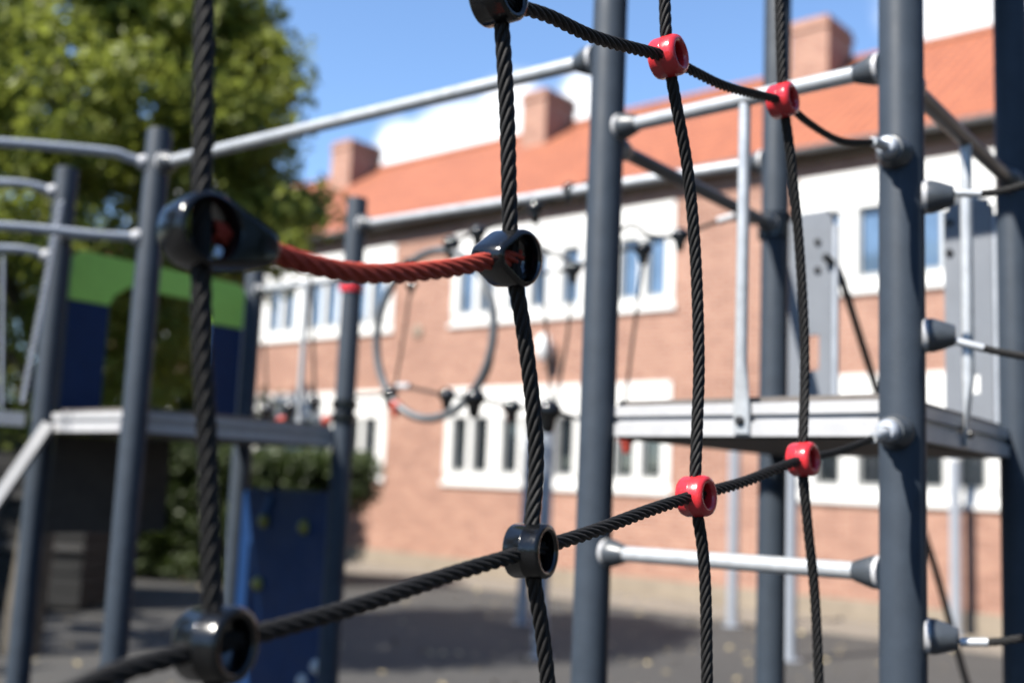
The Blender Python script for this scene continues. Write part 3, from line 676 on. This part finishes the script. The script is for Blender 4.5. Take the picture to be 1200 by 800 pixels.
for px, py, s in ((668, 222, .8), (628, 243, .95), (560, 272, .9), (529, 286, .95), (480, 309, .8), (672, 315, .8), (797, 276, .8), (754, 292, .8), (457, 461, .9), (524, 463, .9), (556, 466, 1.15), (600, 477, .9), (643, 481, 1.25), (369, 470, .8), (340, 478, .9), (313, 480, .9), (482, 334, .6)): knot(px, py, s=s)
for px, py, s in ((464, 475, .7), (597, 480, .55), (735, 513, .8), (383, 492, .6), (330, 492, .6)): knot(px, py, 'rope_red', s)
for a, b in ((fp(466, 452), fp(480, 453)), (fp(842, 259), fp(862, 253))): m = MB(); m.tube([a, b], .0135, 12); m.build('ferrule', M['alu'], fn)

# ------------------------------------------------------------------ light, sky, camera
SAZ = nrm([-.82, -.573, 0]); EL = math.radians(47)
sd = SAZ*math.cos(EL) + ZUP*math.sin(EL)
sl_ = bpy.data.lights.new('sun', 'SUN'); sl_.energy = 5.0; sl_.angle = math.radians(.53); sl_.color = (1, .95, .87)
so = bpy.data.objects.new('sun', sl_); COL.objects.link(so); so.rotation_euler = Vector(sd).to_track_quat('Z', 'Y').to_euler(); so.location = (0, 0, 30)
W = bpy.data.worlds.new('World'); S.world = W; W.use_nodes = True; nt = W.node_tree
bg = nt.nodes['Background']; sk = nt.nodes.new('ShaderNodeTexSky'); sk.sky_type = 'NISHITA'; sk.sun_disc = False
sk.sun_elevation = EL; sk.sun_rotation = math.atan2(SAZ[0], SAZ[1]) % (2*math.pi); sk.altitude = 50; sk.air_density = 1.0; sk.dust_density = 0.0; sk.ozone_density = 5.0
bg.inputs['Strength'].default_value = .094
tc = nt.nodes.new('ShaderNodeTexCoord').outputs['Generated']
nz = nt.nodes.new('ShaderNodeTexNoise'); nz.inputs['Scale'].default_value = 9; nz.inputs['Detail'].default_value = 7; nz.inputs['Roughness'].default_value = .55; nt.links.new(tc, nz.inputs['Vector'])
acc = None
for px, py, rr in ((565, 172, .043), (530, 185, .034), (600, 150, .04), (685, 130, .03), (655, 150, .034), (478, 190, .028), (1120, 8, .06), (1190, 16, .07), (1260, 30, .1), (215, 260, .05)):
    d = nrm(ray(px, py)); vd = nt.nodes.new('ShaderNodeVectorMath'); vd.operation = 'DISTANCE'; nt.links.new(tc, vd.inputs[0]); vd.inputs[1].default_value = tuple(d)
    mt = nt.nodes.new('ShaderNodeMath'); mt.operation = 'DIVIDE'; nt.links.new(vd.outputs['Value'], mt.inputs[0]); mt.inputs[1].default_value = rr
    if acc is None: acc = mt.outputs[0]
    else:
        mn = nt.nodes.new('ShaderNodeMath'); mn.operation = 'MINIMUM'; nt.links.new(acc, mn.inputs[0]); nt.links.new(mt.outputs[0], mn.inputs[1]); acc = mn.outputs[0]
ad = nt.nodes.new('ShaderNodeMath'); ad.operation = 'MULTIPLY_ADD'; nt.links.new(nz.outputs['Fac'], ad.inputs[0]); ad.inputs[1].default_value = 2.2; nt.links.new(acc, ad.inputs[2])
mr = nt.nodes.new('ShaderNodeMapRange'); mr.inputs['From Min'].default_value = 2.35; mr.inputs['From Max'].default_value = 1.6; mr.interpolation_type = 'SMOOTHSTEP'; nt.links.new(ad.outputs[0], mr.inputs['Value'])
mx = nt.nodes.new('ShaderNodeMix'); mx.data_type = 'RGBA'; nt.links.new(mr.outputs[0], mx.inputs[0]); nt.links.new(sk.outputs[0], mx.inputs[6]); mx.inputs[7].default_value = (7., 7.1, 7.3, 1)
nt.links.new(mx.outputs[2], bg.inputs['Color'])

cd = bpy.data.cameras.new('camera'); co = bpy.data.objects.new('camera', cd); COL.objects.link(co); S.camera = co
cd.sensor_width = 36; cd.lens = 36*F/1200; cd.clip_start = .05; cd.clip_end = 2000
m3 = Matrix(((RTV[0], RTV[1], RTV[2]), (FWV[0], FWV[1], FWV[2]), (UPV[0], UPV[1], UPV[2])))
co.matrix_world = Matrix.Translation((0, 0, H)) @ m3.to_4x4()
cd.dof.use_dof = True; cd.dof.focus_distance = 1.42; cd.dof.aperture_fstop = 2.2; cd.dof.aperture_blades = 0
S.view_settings.view_transform = 'Standard'; S.view_settings.look = 'None'; S.view_settings.gamma = 1; S.view_settings.exposure = 1.42
S.render.engine = 'CYCLES'
S.cycles.max_bounces = 6; S.cycles.transparent_max_bounces = 4; S.cycles.use_denoising = True
try: S.cycles.denoiser = 'OPENIMAGEDENOISE'
except Exception: pass
S.cycles.caustics_reflective = False; S.cycles.caustics_refractive = False
